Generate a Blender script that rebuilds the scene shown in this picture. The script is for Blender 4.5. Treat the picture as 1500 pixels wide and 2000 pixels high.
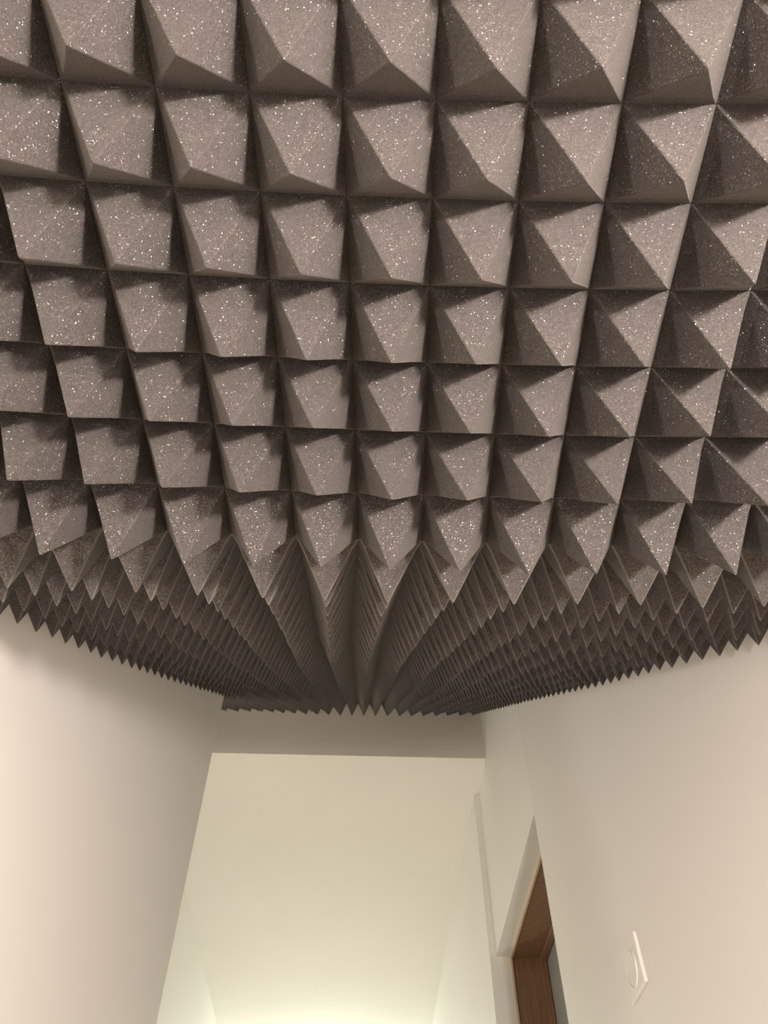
import bpy, math, random
from mathutils import Vector, Matrix

for o in list(bpy.data.objects):
    bpy.data.objects.remove(o)
scene = bpy.context.scene
C = scene.collection
random.seed(7)

# ---------------------------------------------------------------- measurements
# survey of the stairwell, metres, relative to the eye point; heights get EYE added
EYE = 1.75
P = [0.919479, 0.031798, 0.002128, 1528.359687, 0.457382, 0.052256, -0.021785, 0.026305, 0.632872, -0.011855, 0.008897, 0.049513, 0.04511, 9.7e-05, -0.091967, 0.073818, 0.003905, -0.033651, 0.047279, -0.127865, -0.0234, 0.00487, -0.190974, 0.048697, 0.02643, -0.026039, -0.005589, -0.046358, 0.003023, 0.00147, 0.000812, -0.000662, -0.007967, -0.013444, -0.000265, -0.005864, -0.001476, 0.000847, 0.001779, 0.00381, 0.006938, -0.00089, 0.007709, 0.001016, 0.014371, -0.032233, 0.09236, 0.031046, -0.016247, -2.6e-05, 0.003432, 0.55536]
W = 0.05                       # foam grid pitch
W_ROW = P[11]

# ---------------------------------------------------------------- camera
def cam_axes(a, b, c):
    f = Vector((math.sin(b)*math.cos(a), math.cos(b)*math.cos(a), math.sin(a)))
    r = Vector((math.cos(b), -math.sin(b), 0)); u = r.cross(f)
    return r*math.cos(c)+u*math.sin(c), -r*math.sin(c)+u*math.cos(c), f
_r, _u, _f = cam_axes(P[0], P[1], P[2])
cd = bpy.data.cameras.new('camera'); cam = bpy.data.objects.new('camera', cd); C.objects.link(cam)
m = Matrix.Identity(4)
for i in range(3):
    m[i][0] = _r[i]; m[i][1] = _u[i]; m[i][2] = -_f[i]
m.translation = Vector((0, 0, EYE))
cam.matrix_world = m
cd.sensor_fit = 'VERTICAL'; cd.sensor_height = 24.0
cd.lens = 24.0*P[3]/2000.0
cd.clip_start = 0.01; cd.clip_end = 60
scene.camera = cam

# ---------------------------------------------------------------- world, lights, exposure
world = bpy.data.worlds.new('world'); scene.world = world; world.use_nodes = True
world.node_tree.nodes['Background'].inputs[0].default_value = (0.9, 0.85, 0.75, 1)
world.node_tree.nodes['Background'].inputs[1].default_value = 0.05
scene.view_settings.view_transform = 'Standard'
scene.view_settings.look = 'None'
scene.view_settings.gamma = 1.0
scene.view_settings.use_curve_mapping = False
scene.view_settings.exposure = -0.10

def point(name, loc, power, radius, col):
    l = bpy.data.lights.new(name, 'POINT'); l.energy = power; l.shadow_soft_size = radius; l.color = col
    o = bpy.data.objects.new(name, l); o.location = loc; C.objects.link(o); return o
LAMP_A = Vector((0.42, -0.37, EYE-0.04))      # wall uplighter behind the camera, on the right wall
LAMP_B = Vector((-1.20, -0.75, EYE-0.50))     # low pendant in the lobby, behind and to the left
LAMP_E = Vector((-0.76, 2.15, EYE+1.10))     # lamp on the landing, round the corner of the left wall
LAMP_D = Vector((-0.62, 4.30, EYE+0.10))     # added fill, out of view, to light the upper hall ceiling evenly
LAMP_C = Vector((-0.20, 6.35, EYE+1.60))      # pendant in the upper hall
point('uplighter_light', LAMP_A, 86.0, 0.042, (1.0, 0.92, 0.85))
point('lobby_light', LAMP_B, 78.0, 0.08, (1.0, 0.93, 0.85))
point('hall_light', LAMP_C, 40.0, 0.10, (0.92, 1.0, 0.93))
point('hall_fill_light', LAMP_D, 20.0, 0.08, (1.0, 0.94, 0.88))
point('landing_light', LAMP_E, 8.0, 0.08, (1.0, 0.90, 0.76))

# ---------------------------------------------------------------- materials
def new_mat(name):
    mt = bpy.data.materials.new(name); mt.use_nodes = True
    nt = mt.node_tree; b = nt.nodes['Principled BSDF']; return mt, nt, b
def N(nt, t, **kw):
    n = nt.nodes.new(t)
    for k, v in kw.items(): setattr(n, k, v)
    return n
def paint(name, col, rough=0.5, spec=0.35, bump=0.02, var=0.03):
    mt, nt, b = new_mat(name)
    b.inputs['Roughness'].default_value = rough; b.inputs['Specular IOR Level'].default_value = spec
    geo = N(nt, 'ShaderNodeNewGeometry')
    n1 = N(nt, 'ShaderNodeTexNoise'); n1.inputs['Scale'].default_value = 2.2; n1.inputs['Detail'].default_value = 3
    nt.links.new(geo.outputs['Position'], n1.inputs['Vector'])
    mix = N(nt, 'ShaderNodeMix', data_type='RGBA')
    mix.inputs[6].default_value = (*[c*(1-var) for c in col], 1); mix.inputs[7].default_value = (*[min(1, c*(1+var)) for c in col], 1)
    nt.links.new(n1.outputs['Fac'], mix.inputs[0]); nt.links.new(mix.outputs[2], b.inputs['Base Color'])
    n2 = N(nt, 'ShaderNodeTexNoise'); n2.inputs['Scale'].default_value = 260; n2.inputs['Detail'].default_value = 2
    nt.links.new(geo.outputs['Position'], n2.inputs['Vector'])
    bp = N(nt, 'ShaderNodeBump'); bp.inputs['Strength'].default_value = bump*5; bp.inputs['Distance'].default_value = 0.0006
    nt.links.new(n2.outputs['Fac'], bp.inputs['Height']); nt.links.new(bp.outputs['Normal'], b.inputs['Normal'])
    return mt
def foam_material():
    mt, nt, b = new_mat('grey_foam')
    L = nt.links.new
    geo = N(nt, 'ShaderNodeNewGeometry')
    # open cell foam: fine grain
    fine = N(nt, 'ShaderNodeTexNoise'); fine.inputs['Scale'].default_value = 1100; fine.inputs['Detail'].default_value = 2
    big = N(nt, 'ShaderNodeTexNoise'); big.inputs['Scale'].default_value = 9; big.inputs['Detail'].default_value = 2
    L(geo.outputs['Position'], fine.inputs['Vector']); L(geo.outputs['Position'], big.inputs['Vector'])
    cr = N(nt, 'ShaderNodeValToRGB')
    cr.color_ramp.elements[0].position = 0.30; cr.color_ramp.elements[0].color = (0.036, 0.0305, 0.0290, 1)
    cr.color_ramp.elements[1].position = 0.72; cr.color_ramp.elements[1].color = (0.078, 0.067, 0.0635, 1)
    L(fine.outputs['Fac'], cr.inputs[0])
    mx = N(nt, 'ShaderNodeMix', data_type='RGBA', blend_type='MULTIPLY'); mx.inputs[0].default_value = 1
    cb = N(nt, 'ShaderNodeValToRGB'); cb.color_ramp.elements[0].color = (0.88, 0.88, 0.88, 1); cb.color_ramp.elements[1].color = (1, 0.99, 0.97, 1)
    L(big.outputs['Fac'], cb.inputs[0]); L(cr.outputs[0], mx.inputs[6]); L(cb.outputs[0], mx.inputs[7])
    L(mx.outputs[2], b.inputs['Base Color'])
    b.inputs['Roughness'].default_value = 0.95; b.inputs['Specular IOR Level'].default_value = 0.15
    b.inputs['Sheen Weight'].default_value = 0.15; b.inputs['Sheen Roughness'].default_value = 0.45
    b.inputs['Sheen Tint'].default_value = (0.75, 0.68, 0.62, 1)
    bp = N(nt, 'ShaderNodeBump'); bp.inputs['Strength'].default_value = 0.5; bp.inputs['Distance'].default_value = 0.0005
    L(fine.outputs['Fac'], bp.inputs['Height']); L(bp.outputs['Normal'], b.inputs['Normal'])
    # glittering cell membranes: each cell a small facet with a normal of its own
    vo = N(nt, 'ShaderNodeTexVoronoi'); vo.inputs['Scale'].default_value = 1050
    L(geo.outputs['Position'], vo.inputs['Vector'])
    sub = N(nt, 'ShaderNodeVectorMath', operation='SUBTRACT'); sub.inputs[1].default_value = (0.5, 0.5, 0.5)
    L(vo.outputs['Color'], sub.inputs[0])
    sc = N(nt, 'ShaderNodeVectorMath', operation='SCALE'); sc.inputs['Scale'].default_value = 1.5
    L(sub.outputs[0], sc.inputs[0])
    ad = N(nt, 'ShaderNodeVectorMath', operation='ADD'); L(geo.outputs['Normal'], ad.inputs[0]); L(sc.outputs[0], ad.inputs[1])
    nm = N(nt, 'ShaderNodeVectorMath', operation='NORMALIZE'); L(ad.outputs[0], nm.inputs[0])
    gl = N(nt, 'ShaderNodeBsdfGlossy'); gl.inputs['Color'].default_value = (0.80, 0.74, 0.72, 1); gl.inputs['Roughness'].default_value = 0.34
    L(nm.outputs[0], gl.inputs['Normal'])
    lt = N(nt, 'ShaderNodeMath', operation='LESS_THAN'); lt.inputs[1].default_value = 0.36
    L(vo.outputs['Distance'], lt.inputs[0])
    mu = N(nt, 'ShaderNodeMath', operation='MULTIPLY'); mu.inputs[1].default_value = GLINT
    L(lt.outputs[0], mu.inputs[0])
    ms = N(nt, 'ShaderNodeMixShader'); out = nt.nodes['Material Output']
    L(mu.outputs[0], ms.inputs[0]); L(b.outputs[0], ms.inputs[1]); L(gl.outputs[0], ms.inputs[2]); L(ms.outputs[0], out.inputs[0])
    return mt
GLINT = 0.12
def wood_material(name, c0, c1):
    mt, nt, b = new_mat(name)
    geo = N(nt, 'ShaderNodeNewGeometry'); mp = N(nt, 'ShaderNodeMapping'); mp.inputs['Scale'].default_value = (30, 30, 2.5)
    n = N(nt, 'ShaderNodeTexNoise'); n.inputs['Scale'].default_value = 3; n.inputs['Detail'].default_value = 5; n.inputs['Distortion'].default_value = 1.2
    cr = N(nt, 'ShaderNodeValToRGB'); cr.color_ramp.elements[0].position = .35; cr.color_ramp.elements[1].position = .7
    cr.color_ramp.elements[0].color = (*c0, 1); cr.color_ramp.elements[1].color = (*c1, 1)
    nt.links.new(geo.outputs['Position'], mp.inputs[0]); nt.links.new(mp.outputs[0], n.inputs['Vector'])
    nt.links.new(n.outputs['Fac'], cr.inputs[0]); nt.links.new(cr.outputs[0], b.inputs['Base Color'])
    b.inputs['Roughness'].default_value = 0.42
    return mt
M_WALL = paint('stair_wall_paint', (0.82, 0.785, 0.745))
M_HALL = paint('hall_wall_paint', (0.84, 0.825, 0.77))
M_CEIL = paint('ceiling_paint', (0.82, 0.79, 0.72), rough=0.8, spec=0.2)
M_BEAM = paint('beam_paint', (0.86, 0.81, 0.75), rough=0.8, spec=0.2)
M_FOAM = foam_material()
M_RIM, _nt, _b = new_mat('foam_lit_edge'); _b.inputs['Base Color'].default_value = (0.125, 0.110, 0.100, 1); _b.inputs['Roughness'].default_value = .95; _b.inputs['Specular IOR Level'].default_value = .1; _b.inputs['Sheen Weight'].default_value = .12  # light caught on slope pyramid ridges and tips, painted as a lighter foam colour
M_WOOD = wood_material('oak_frame', (0.22, 0.125, 0.068), (0.31, 0.19, 0.11))
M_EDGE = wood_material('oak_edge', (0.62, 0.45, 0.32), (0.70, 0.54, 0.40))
M_LEAF = paint('grey_door_paint', (0.36, 0.38, 0.36), rough=0.4)
M_PLASTIC = paint('white_switch_plastic', (0.80, 0.765, 0.72), rough=0.35, spec=0.5, bump=0.0, var=0.005)
M_METAL, _nt, _b = new_mat('brushed_metal'); _b.inputs['Metallic'].default_value = 1; _b.inputs['Roughness'].default_value = .35; _b.inputs['Base Color'].default_value = (.6, .58, .55, 1)
M_STEP = wood_material('stair_tread_wood', (0.22, 0.13, 0.07), (0.34, 0.21, 0.12))
M_FLOOR = paint('floor_laminate', (0.52, 0.45, 0.37), rough=0.4)

# ---------------------------------------------------------------- mesh helpers
def obj(name, verts, faces, mat, parent=None, origin=None, smooth=False):
    og = Vector(origin) if origin is not None else Vector((0, 0, 0))
    me = bpy.data.meshes.new(name)
    me.from_pydata([tuple(Vector(v)-og) for v in verts], [], faces)
    me.materials.append(mat)
    if smooth:
        me.polygons.foreach_set('use_smooth', [True]*len(me.polygons))
    me.update()
    o = bpy.data.objects.new(name, me); C.objects.link(o)
    if parent is not None:
        o.parent = parent; o.location = og-parent.matrix_world.translation if parent.type == 'EMPTY' else og-Vector(parent['_og'])
    else:
        o.location = og
    return o
def empty(name, loc, label, cat, group=None):
    o = bpy.data.objects.new(name, None); C.objects.link(o); o.location = loc
    o.matrix_world = Matrix.Translation(Vector(loc)); o.empty_display_size = .05
    o['label'] = label; o['category'] = cat
    if group: o['group'] = group
    return o
BOXF = [(0, 3, 2, 1), (4, 5, 6, 7), (0, 1, 5, 4), (1, 2, 6, 5), (2, 3, 7, 6), (3, 0, 4, 7)]
def box(name, lo, hi, mat, parent=None, bevel=0.0):
    x0, y0, z0 = lo; x1, y1, z1 = hi
    v = [(x0, y0, z0), (x1, y0, z0), (x1, y1, z0), (x0, y1, z0), (x0, y0, z1), (x1, y0, z1), (x1, y1, z1), (x0, y1, z1)]
    o = obj(name, v, BOXF, mat, parent, origin=((x0+x1)/2, (y0+y1)/2, z0))
    if bevel:
        b = o.modifiers.new('bevel', 'BEVEL'); b.width = bevel; b.segments = 2; b.limit_method = 'ANGLE'
    return o
def prism(name, yz, x0, x1, mat, parent=None):
    """polygon in the YZ plane (counter-clockwise seen from +X) extruded from x0 to x1"""
    n = len(yz); v = [(x0, y, z) for y, z in yz]+[(x1, y, z) for y, z in yz]
    f = [tuple(reversed(range(n))), tuple(range(n, 2*n))]+[(i, (i+1) % n, n+(i+1) % n, n+i) for i in range(n)]
    return obj(name, v, f, mat, parent, origin=((x0+x1)/2, yz[0][0], yz[0][1]))
def struct(o, label=None, cat=None):
    o['kind'] = 'structure'
    if label: o['label'] = label
    if cat: o['category'] = cat
    return o

# ---------------------------------------------------------------- foam surface
X_LEFT, X_RIGHT = -0.40, 0.50
phi = P[8]
T_ = Vector((0, math.cos(phi), math.sin(phi))); N_ = Vector((0, math.sin(phi), -math.cos(phi)))
O_ = Vector((0, P[7]+7*W_ROW+P[9], P[4]+P[10]))
def clampx(x, lo):
    return min(max(x, lo), X_RIGHT-0.002)
def level_pt(j, r, tip=None):
    """grid line point (j, r) on the level ceiling; tip = row index gives the pyramid tip"""
    q = P[12:23]; X = j*W; Y = r*W_ROW
    Xc = max(-.42, min(.5, X)); Yc = max(-.05, min(.36, Y))
    dx = q[0]*Yc+q[10]*Xc*Yc+P[47]*Xc*Xc+P[48]*Xc
    dy = q[1]*Xc+q[2]*Xc*Xc+q[3]*Xc*Yc
    dz = q[4]*Xc+q[5]*Xc*Xc+q[6]*Xc*Yc+q[7]*Yc*Yc+q[8]*Yc**3+q[9]*Xc*Xc*Yc
    x, y, z = P[6]+X+dx, P[7]+Y+dy, P[4]+dz
    if tip is not None:
        k = tip
        oy = P[28+k] if 0 <= k < 7 else P[28]; oh = P[35+k] if 0 <= k < 7 else P[35]
        y += oy; z -= P[5]+oh
        return Vector((x, y, z+EYE))
    return Vector((clampx(x, X_LEFT+.002), y, z+EYE))
def slope_pt(j, r, h=0.0, lo=X_LEFT+.002):
    x = j*W; xc = max(-.42, min(.5, x)); rr = max(r-.5, 0)
    v = Vector((P[6]+x+P[25]*min(rr, 12)*W+P[44]+P[45]*xc+P[46]*xc*xc, 0, 0))
    v += Vector((0, O_.y, O_.z+EYE))
    v += T_*(r*W*(1+P[50])+P[23]*xc+P[24]*xc*xc)
    v += N_*(h+P[26]*xc+P[27]*xc*xc+P[42]*math.exp(-rr/2)+P[43]*min(rr, 30)+P[49]*min(rr, 30)**2)
    if h == 0.0: v.x = clampx(v.x, lo)
    return v
def bend_pt(j):
    a = level_pt(j, 7); b = slope_pt(j, 0); return (a+b)/2

def lattice(sec, lo):
    def f(j, r):
        if sec == 'level': return bend_pt(j) if r == 7 else level_pt(j, r)
        return bend_pt(j) if r == 0 else slope_pt(j, r, 0.0, lo)
    return f
def tip_of(sec, j, r):
    if sec == 'level': return level_pt(j+.5, r+.5, tip=r)
    return slope_pt(j+.5, r+.5, P[5])

SQ = [(-1, -1), (1, -1), (1, 1), (-1, 1)]
def pyramid(c, tip, soft=False):
    """c: four base corners (counter-clockwise seen from below), tip: apex. 17 verts, 40 tris"""
    ctr = sum(c, Vector())/4
    vs = []
    def ring(t, ch, inset=1.0):
        pts = [ctr.lerp(p, inset).lerp(tip, t) if inset != 1.0 else p.lerp(tip, t) for p in c]
        for i in range(4):
            a, b, d = pts[i], pts[i-1], pts[(i+1) % 4]
            vs.append(a.lerp(b, ch)); vs.append(a.lerp(d, ch))
    ring(0, 0.022 if soft else 0.012)
    ring(0.13, 0.034 if soft else 0.014, 0.965)      # soft valley
    ring(0.950 if soft else 0.962, 0.34 if soft else 0.24)             # blunt top
    vs.append(ctr.lerp(tip, 0.982))
    fs = []
    for k in range(2):
        for i in range(8):
            a = k*8+i; b = k*8+(i+1) % 8
            fs.append((a, b, b+8, a+8))
    for i in range(8):
        fs.append((16+i, 16+(i+1) % 8, 24))
    return vs, fs

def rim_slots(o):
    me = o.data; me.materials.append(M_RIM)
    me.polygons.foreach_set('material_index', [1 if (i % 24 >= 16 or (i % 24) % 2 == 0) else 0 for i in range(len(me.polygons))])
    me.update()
def foam_panel(sec, j0, j1, r0, r1, label, group, single=True, lo=X_LEFT+.002, wall_x=None):
    lat = lattice(sec, lo)
    nrm = Vector((0, 0, -1)) if sec == 'level' else N_
    org = lat((j0+j1+1)/2 if sec != 'x' else j0, (r0+r1+1)//2)
    root = empty('acoustic_foam_panel', org, label, 'foam panel', group)
    nj = j1-j0+1; nr = r1-r0+1
    # backing sheet
    up = [[lat(j, r) for j in range(j0, j1+2)] for r in range(r0, r1+2)]
    vs = []; fs = []
    for lay in (0.0006, -0.012):
        for row in up:
            for p in row: vs.append(p+nrm*lay*(-1 if lay > 0 else 1))
    w = nj+1; n = w*(nr+1)
    for a in range(nr):
        for b in range(nj):
            i = a*w+b
            fs.append((i, i+w, i+w+1, i+1)); fs.append((n+i, n+i+1, n+i+w+1, n+i+w))
    for b in range(nj):
        fs.append((b, b+1, n+b+1, n+b)); i = nr*w+b; fs.append((i+1, i, n+i, n+i+1))
    for a in range(nr):
        i = a*w; fs.append((i+w, i, n+i, n+i+w)); i = a*w+nj; fs.append((i, i+w, n+i+w, n+i))
    obj('backing', vs, fs, M_FOAM, root, origin=org)
    V = []; F = []
    for r in range(r0, r1+1):
        for j in range(j0, j1+1):
            c = [lat(j, r), lat(j, r+1), lat(j+1, r+1), lat(j+1, r)]
            if (c[3]-c[0]).length < 0.012: continue
            t = tip_of(sec, j, r)
            t = t+Vector((random.uniform(-1, 1), random.uniform(-1, 1), random.uniform(-1, 1)))*0.0009
            pv, pf = pyramid(c, t, sec == 'slope')
            if single:
                o = obj('pyramid', pv, pf, M_FOAM, root, origin=sum(c, Vector())/4)
                if sec == 'slope': rim_slots(o)
            else:
                k = len(V); V += pv; F += [tuple(i+k for i in f) for f in pf]
    if not single:
        o = obj('pyramids', V, F, M_FOAM, root, origin=org); o['kind'] = 'stuff'; rim_slots(o)
    return root

# ---------------------------------------------------------------- setting
zc = EYE+P[4]+0.030                                   # underside of the level ceiling
E = EYE
tan = math.tan(phi)
ybend = O_.y
def slope_z(y, off=0.045):                            # underside of the sloping ceiling
    return E+O_.z+off+(y-ybend)*tan+0.004
Y_BEAM = 2.71; Z_HALL = E+1.922; Y_L = 1.79; Y_R = 2.046; Y_J = 2.97
Z_UP = E-0.79                                          # upper floor level
X_HL = -0.85; Y_END = 8.6; Y_BACK = -2.4; X_LOB = -1.9; Y_LOB = 0.36

struct(box('floor', (X_LOB-.1, Y_BACK-.1, -0.12), (X_RIGHT+.12, 1.0, 0.0), M_FLOOR), 'brown floor of the lobby at the foot of the stairs', 'floor')
struct(box('floor', (X_HL-.1, Y_R-.02, Z_UP-.15), (X_RIGHT+.5, Y_END, Z_UP), M_FLOOR), 'brown floor of the upper hall', 'floor')
struct(box('ceiling', (X_LOB-.1, Y_BACK-.1, zc), (X_RIGHT+.12, ybend+.02, zc+.12), M_CEIL), 'flat plaster ceiling carrying the nearest foam', 'ceiling')
struct(prism('ceiling', [(ybend+.0, slope_z(ybend)), (Y_BEAM, slope_z(Y_BEAM)), (Y_BEAM, slope_z(Y_BEAM)+.15), (ybend, slope_z(ybend)+.15)], X_HL-.1, X_RIGHT+.12, M_CEIL), 'sloping plaster ceiling above the stairs, covered with foam', 'ceiling')
struct(box('ceiling', (X_HL-.1, Y_BEAM+.004, Z_HALL), (X_RIGHT+.5, Y_END+.1, Z_HALL+.55), M_CEIL), 'cream flat ceiling of the upper hall', 'ceiling')
struct(box('trim_1', (X_HL-.1, Y_BEAM, Z_HALL), (X_RIGHT+.12, Y_BEAM+.004, Z_HALL+.55), M_BEAM), 'shaded grey face dropping from the end of the foam to the hall ceiling', 'beam')
# side walls of the stairwell
struct(prism('wall_left', [(Y_LOB, 0), (Y_L, 0), (Y_L, slope_z(Y_L, .0)+.05), (ybend, zc+.03), (Y_LOB, zc+.03)], X_LEFT-.10, X_LEFT, M_WALL), 'beige left stair wall, brightest at its left end', 'wall')
struct(prism('wall_right', [(Y_BACK, 0), (Y_R, 0), (Y_R, slope_z(Y_R, 0)+.05), (ybend, zc+.03), (Y_BACK, zc+.03)], X_RIGHT, X_RIGHT+.12, M_WALL), 'beige right stair wall with the round switch', 'wall')
# right hall wall with the door opening
DOOR_Z = E+1.272
struct(prism('wall_right', [(Y_R, DOOR_Z), (Y_J, DOOR_Z), (Y_J, Z_HALL+.5), (Y_BEAM, Z_HALL+.5), (Y_R, slope_z(Y_R, 0)+.05)], X_RIGHT+.0015, X_RIGHT+.14, M_HALL), 'pale wall above the doorway at the top of the stairs', 'wall')
struct(box('wall_right', (X_RIGHT-.021, Y_J, Z_UP), (X_RIGHT+.14, Y_END, Z_HALL), M_HALL), 'pale right wall of the upper hall standing slightly forward', 'wall')
struct(box('wall_left', (X_HL-.10, Y_L-.1, Z_UP), (X_HL, Y_END, Z_HALL+.02), M_HALL), 'bright left wall of the upper hall', 'wall')
struct(prism('wall_left', [(Y_L-.1, Z_HALL+.02), (Y_BEAM, Z_HALL+.02), (Y_BEAM, slope_z(Y_BEAM)+.02), (Y_L-.1, slope_z(Y_L-.1)+.02)], X_HL-.10, X_HL, M_HALL), 'left wall of the landing under the sloping foam', 'wall')
struct(box('wall_left', (X_HL-.10, Y_L-.1, 0), (X_LEFT-.10, Y_L, slope_z(Y_L-.1)), M_HALL), 'return of the left stair wall on the landing', 'wall')
struct(box('wall_back', (X_HL, Y_END, Z_UP), (X_RIGHT+.3, Y_END+.1, Z_HALL), M_HALL), 'end wall of the upper hall', 'wall')
struct(box('wall_back', (X_LOB-.1, Y_BACK-.1, 0), (X_RIGHT+.12, Y_BACK, zc), M_WALL), 'rear wall of the lobby', 'wall')
struct(box('wall_left', (X_LOB-.1, Y_BACK, 0), (X_LOB, Y_LOB+.1, zc), M_WALL), 'left wall of the lobby', 'wall')
struct(box('wall_front', (X_LOB, Y_LOB, 0), (X_LEFT-.1, Y_LOB+.1, zc), M_WALL), 'lobby wall beside the foot of the stairs', 'wall')

# stairs under the camera's view: six steps up to the hall
st = empty('staircase', ((X_LEFT+X_RIGHT)/2, Y_R-1.5, 0), 'wooden stairs climbing between the two beige walls', 'stairs'); st['kind'] = 'structure'
rise = Z_UP/6; go = 0.245
for k in range(6):
    y0 = Y_R-(6-k)*go; z1 = (k+1)*rise
    if k < 5:
        s_ = box('step', (X_LEFT, y0, 0 if k == 0 else k*rise-.02), (X_RIGHT, y0+go+.02, z1-.03), M_WALL, st)
        box('tread', (X_LEFT, y0-.02, z1-.03), (X_RIGHT, y0+go, z1), M_STEP, st, bevel=.004)
    else:
        box('step', (X_LEFT, y0, k*rise-.02), (X_RIGHT, Y_R-.02, z1), M_STEP, st)

# doorway: plaster reveal, oak lining, stop, grey leaf
D0, D1 = Y_R, Y_J
XF = X_RIGHT+.058                                       # where the oak lining starts
dr = empty('door_1', (XF, (D0+D1)/2, Z_UP), 'grey door in a brown wooden frame at the top of the stairs, right side', 'door'); dr['kind'] = 'structure'
# reveal = return of the wall (jamb piece and head piece)
struct(box('trim_2', (X_RIGHT+.141, Y_J-.0, Z_UP), (X_RIGHT+.40, Y_J+.12, DOOR_Z+.3), M_HALL), 'plaster beside the far jamb of the doorway', 'wall')
lx0, lx1 = XF, X_RIGHT+.20
t_ = 0.006
def lining(name, lo, hi, parent=dr):
    return box(name, lo, hi, M_WOOD, parent)
lining('jamb_lining', (lx0, D1-t_, Z_UP), (lx1, D1, DOOR_Z-t_))
lining('jamb_lining', (lx0, D0, Z_UP), (lx1, D0+t_, DOOR_Z-t_))
lining('head_lining', (lx0, D0, DOOR_Z-t_), (lx1, D1, DOOR_Z))
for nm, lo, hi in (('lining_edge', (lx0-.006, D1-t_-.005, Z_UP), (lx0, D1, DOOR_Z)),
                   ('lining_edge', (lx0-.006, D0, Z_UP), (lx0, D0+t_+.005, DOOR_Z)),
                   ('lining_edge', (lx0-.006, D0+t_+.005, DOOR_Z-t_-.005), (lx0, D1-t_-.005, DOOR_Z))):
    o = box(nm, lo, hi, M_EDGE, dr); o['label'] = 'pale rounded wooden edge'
XS = X_RIGHT+.158
for nm, lo, hi in (('door_stop', (XS, D1-t_-.014, Z_UP), (XS+.022, D1-t_, DOOR_Z-t_)),
                   ('door_stop', (XS, D0+t_, Z_UP), (XS+.022, D0+t_+.014, DOOR_Z-t_)),
                   ('door_stop', (XS, D0+t_+.014, DOOR_Z-t_-.014), (XS+.022, D1-t_-.014, DOOR_Z-t_))):
    box(nm, lo, hi, M_WOOD, dr, bevel=.002)
leaf = box('door_leaf', (XS+.024, D0+t_+.002, Z_UP+.01), (XS+.062, D1-t_-.002, DOOR_Z-t_-.002), M_LEAF, dr); leaf['label'] = 'smooth grey door leaf'

# ---------------------------------------------------------------- foam panels
GL = 'foam panels on the level ceiling'; GS = 'foam panels on the sloping ceiling'
foam_panel('level', -8, 1, -3, 6, 'dark grey pyramid foam panel filling the left and middle of the upper photo, level ceiling', GL)
foam_panel('level', 2, 9, -3, 6, 'dark grey pyramid foam panel at the upper right of the photo, level ceiling', GL)
NTH = ['lowest', 'second', 'third', 'fourth', 'fifth', 'topmost']
for k in range(6):
    r0 = k*10; r1 = min(r0+9, 55); single = k < 3
    WH = ['just past the ceiling bend', 'second up from the bend', 'third up from the bend', 'fourth up from the bend', 'fifth up from the bend', 'cut short where the foam ends'][k]
    foam_panel('slope', -8, 1, r0, r1, 'grey foam panel on the slope, left half, '+WH, GS, single)
    foam_panel('slope', 2, 9, r0, r1, 'grey foam panel on the slope by the right wall, '+WH, GS, single)
foam_panel('slope', -16, -9, 40, 49, 'dark grey foam panel over the landing, behind the corner of the left wall', GS, False, lo=X_HL+.003)
foam_panel('slope', -16, -9, 50, 55, 'short dark grey foam panel in the far left corner of the foam', GS, False, lo=X_HL+.003)
foam_panel('slope', -16, -9, 36, 39, 'narrow dark grey foam offcut over the landing just past the left wall corner', GS, False, lo=X_HL+.003)

# ---------------------------------------------------------------- switch
def disc(name, x0, x1, cy, cz, rad, mat, parent, n=40, dome=0.0):
    """round button sticking out of the wall towards -X"""
    vs = []; fs = []
    prof = [(x0, rad), (x1+.0012, rad), (x1, rad-.0012), (x1+dome, 0.0)]
    for x, r_ in prof[:-1]:
        for i in range(n):
            a = 2*math.pi*i/n; vs.append((x, cy+r_*math.cos(a), cz+r_*math.sin(a)))
    vs.append((prof[-1][0], cy, cz))
    for k in range(2):
        for i in range(n):
            a = k*n+i; b = k*n+(i+1) % n; fs.append((a, a+n, b+n, b))
    for i in range(n): fs.append((2*n+i, len(vs)-1, 2*n+(i+1) % n))
    return obj(name, vs, fs, mat, parent, origin=(x0, cy, cz))
def ring_mesh(name, x, cy, cz, r_in, r_out, h, mat, parent, n=40):
    vs = []; fs = []
    prof = [(x, r_out), (x-h, r_out-.001), (x-h, r_in+.001), (x, r_in)]
    for px, r_ in prof:
        for i in range(n):
            a = 2*math.pi*i/n; vs.append((px, cy+r_*math.cos(a), cz+r_*math.sin(a)))
    for k in range(3):
        for i in range(n):
            a = k*n+i; b = k*n+(i+1) % n; fs.append((a, a+n, b+n, b))
    return obj(name, vs, fs, mat, parent, origin=(x, cy, cz))
sy, sz = 1.484, E+.620
sw = empty('light_switch', (X_RIGHT, sy, sz), 'small white square light switch with a round button on the right stair wall', 'light switch')
box('plate', (X_RIGHT-.007, sy-.051, sz-.042), (X_RIGHT, sy+.051, sz+.042), M_PLASTIC, sw, bevel=.0018)
ring_mesh('ring', X_RIGHT-.007, sy, sz, .0285, .0315, .002, M_PLASTIC, sw)
disc('button', X_RIGHT-.007, X_RIGHT-.0088, sy, sz, .0275, M_PLASTIC, sw, dome=.0012)

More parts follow.
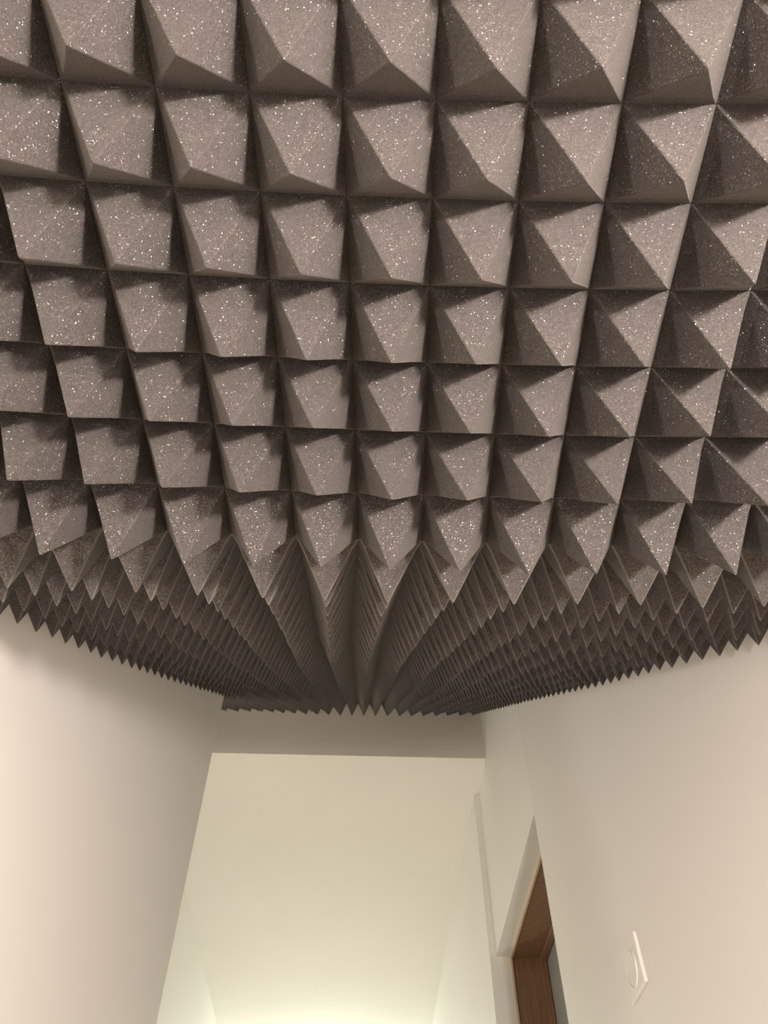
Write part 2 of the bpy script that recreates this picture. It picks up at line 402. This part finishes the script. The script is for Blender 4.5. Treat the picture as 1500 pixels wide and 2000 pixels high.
# ---------------------------------------------------------------- lamps (outside the frame)
def lathe(name, prof, c, mat, parent, n=32):
    vs = []; fs = []
    for r_, z in prof:
        for i in range(n):
            a = 2*math.pi*i/n; vs.append((c[0]+r_*math.cos(a), c[1]+r_*math.sin(a), c[2]+z))
    for k in range(len(prof)-1):
        for i in range(n):
            a = k*n+i; b = k*n+(i+1) % n; fs.append((a, b, b+n, a+n))
    return obj(name, vs, fs, mat, parent, origin=c, smooth=True)
wl = empty('wall_lamp', (X_RIGHT, LAMP_A.y, LAMP_A.z-.06), 'small metal uplighter on the right wall behind the camera', 'lamp')
box('wall_plate', (X_RIGHT-.012, LAMP_A.y-.04, LAMP_A.z-.13), (X_RIGHT, LAMP_A.y+.04, LAMP_A.z-.05), M_METAL, wl, bevel=.003)
box('arm', (LAMP_A.x+.045, LAMP_A.y-.008, LAMP_A.z-.098), (X_RIGHT-.012, LAMP_A.y+.008, LAMP_A.z-.082), M_METAL, wl)
lathe('cup', [(.0, -.10), (.03, -.10), (.05, -.05), (.055, -.04), (.052, -.04), (.028, -.095), (0, -.095)], LAMP_A, M_METAL, wl)
for nm, L_, zt, lb in (('lobby_pendant', LAMP_B, zc, 'pendant lamp hanging in the lobby behind the camera'), ('hall_pendant', LAMP_C, Z_HALL, 'pendant lamp hanging in the upper hall below the frame')):
    pn = empty('pendant_lamp', (L_.x, L_.y, zt), lb, 'lamp')
    lathe('ceiling_rose', [(0, -.025), (.04, -.02), (.05, 0)], (L_.x, L_.y, zt), M_METAL, pn)
    lathe('cord', [(.003, 0), (.003, -(zt-L_.z)+.135)], (L_.x, L_.y, zt), M_METAL, pn, n=8)
    lathe('socket', [(.0, .15), (.018, .14), (.022, .11), (.0, .11)], L_, M_METAL, pn, n=16)
for L_, lb in ((LAMP_D, 'added small metal wall lamp, unseen, holding the fill light of the upper hall'), (LAMP_E, 'small metal wall lamp on the landing behind the left wall corner')):
    wl2 = empty('wall_lamp', (X_HL, L_.y, L_.z-.15), lb, 'lamp')
    box('wall_plate', (X_HL, L_.y-.04, L_.z-.20), (X_HL+.012, L_.y+.04, L_.z-.11), M_METAL, wl2, bevel=.003)
    box('arm', (X_HL+.012, L_.y-.008, L_.z-.135), (L_.x, L_.y+.008, L_.z-.12), M_METAL, wl2)
    lathe('socket', [(0, -.12), (.018, -.118), (.018, -.095), (0, -.095)], L_, M_METAL, wl2, n=16)
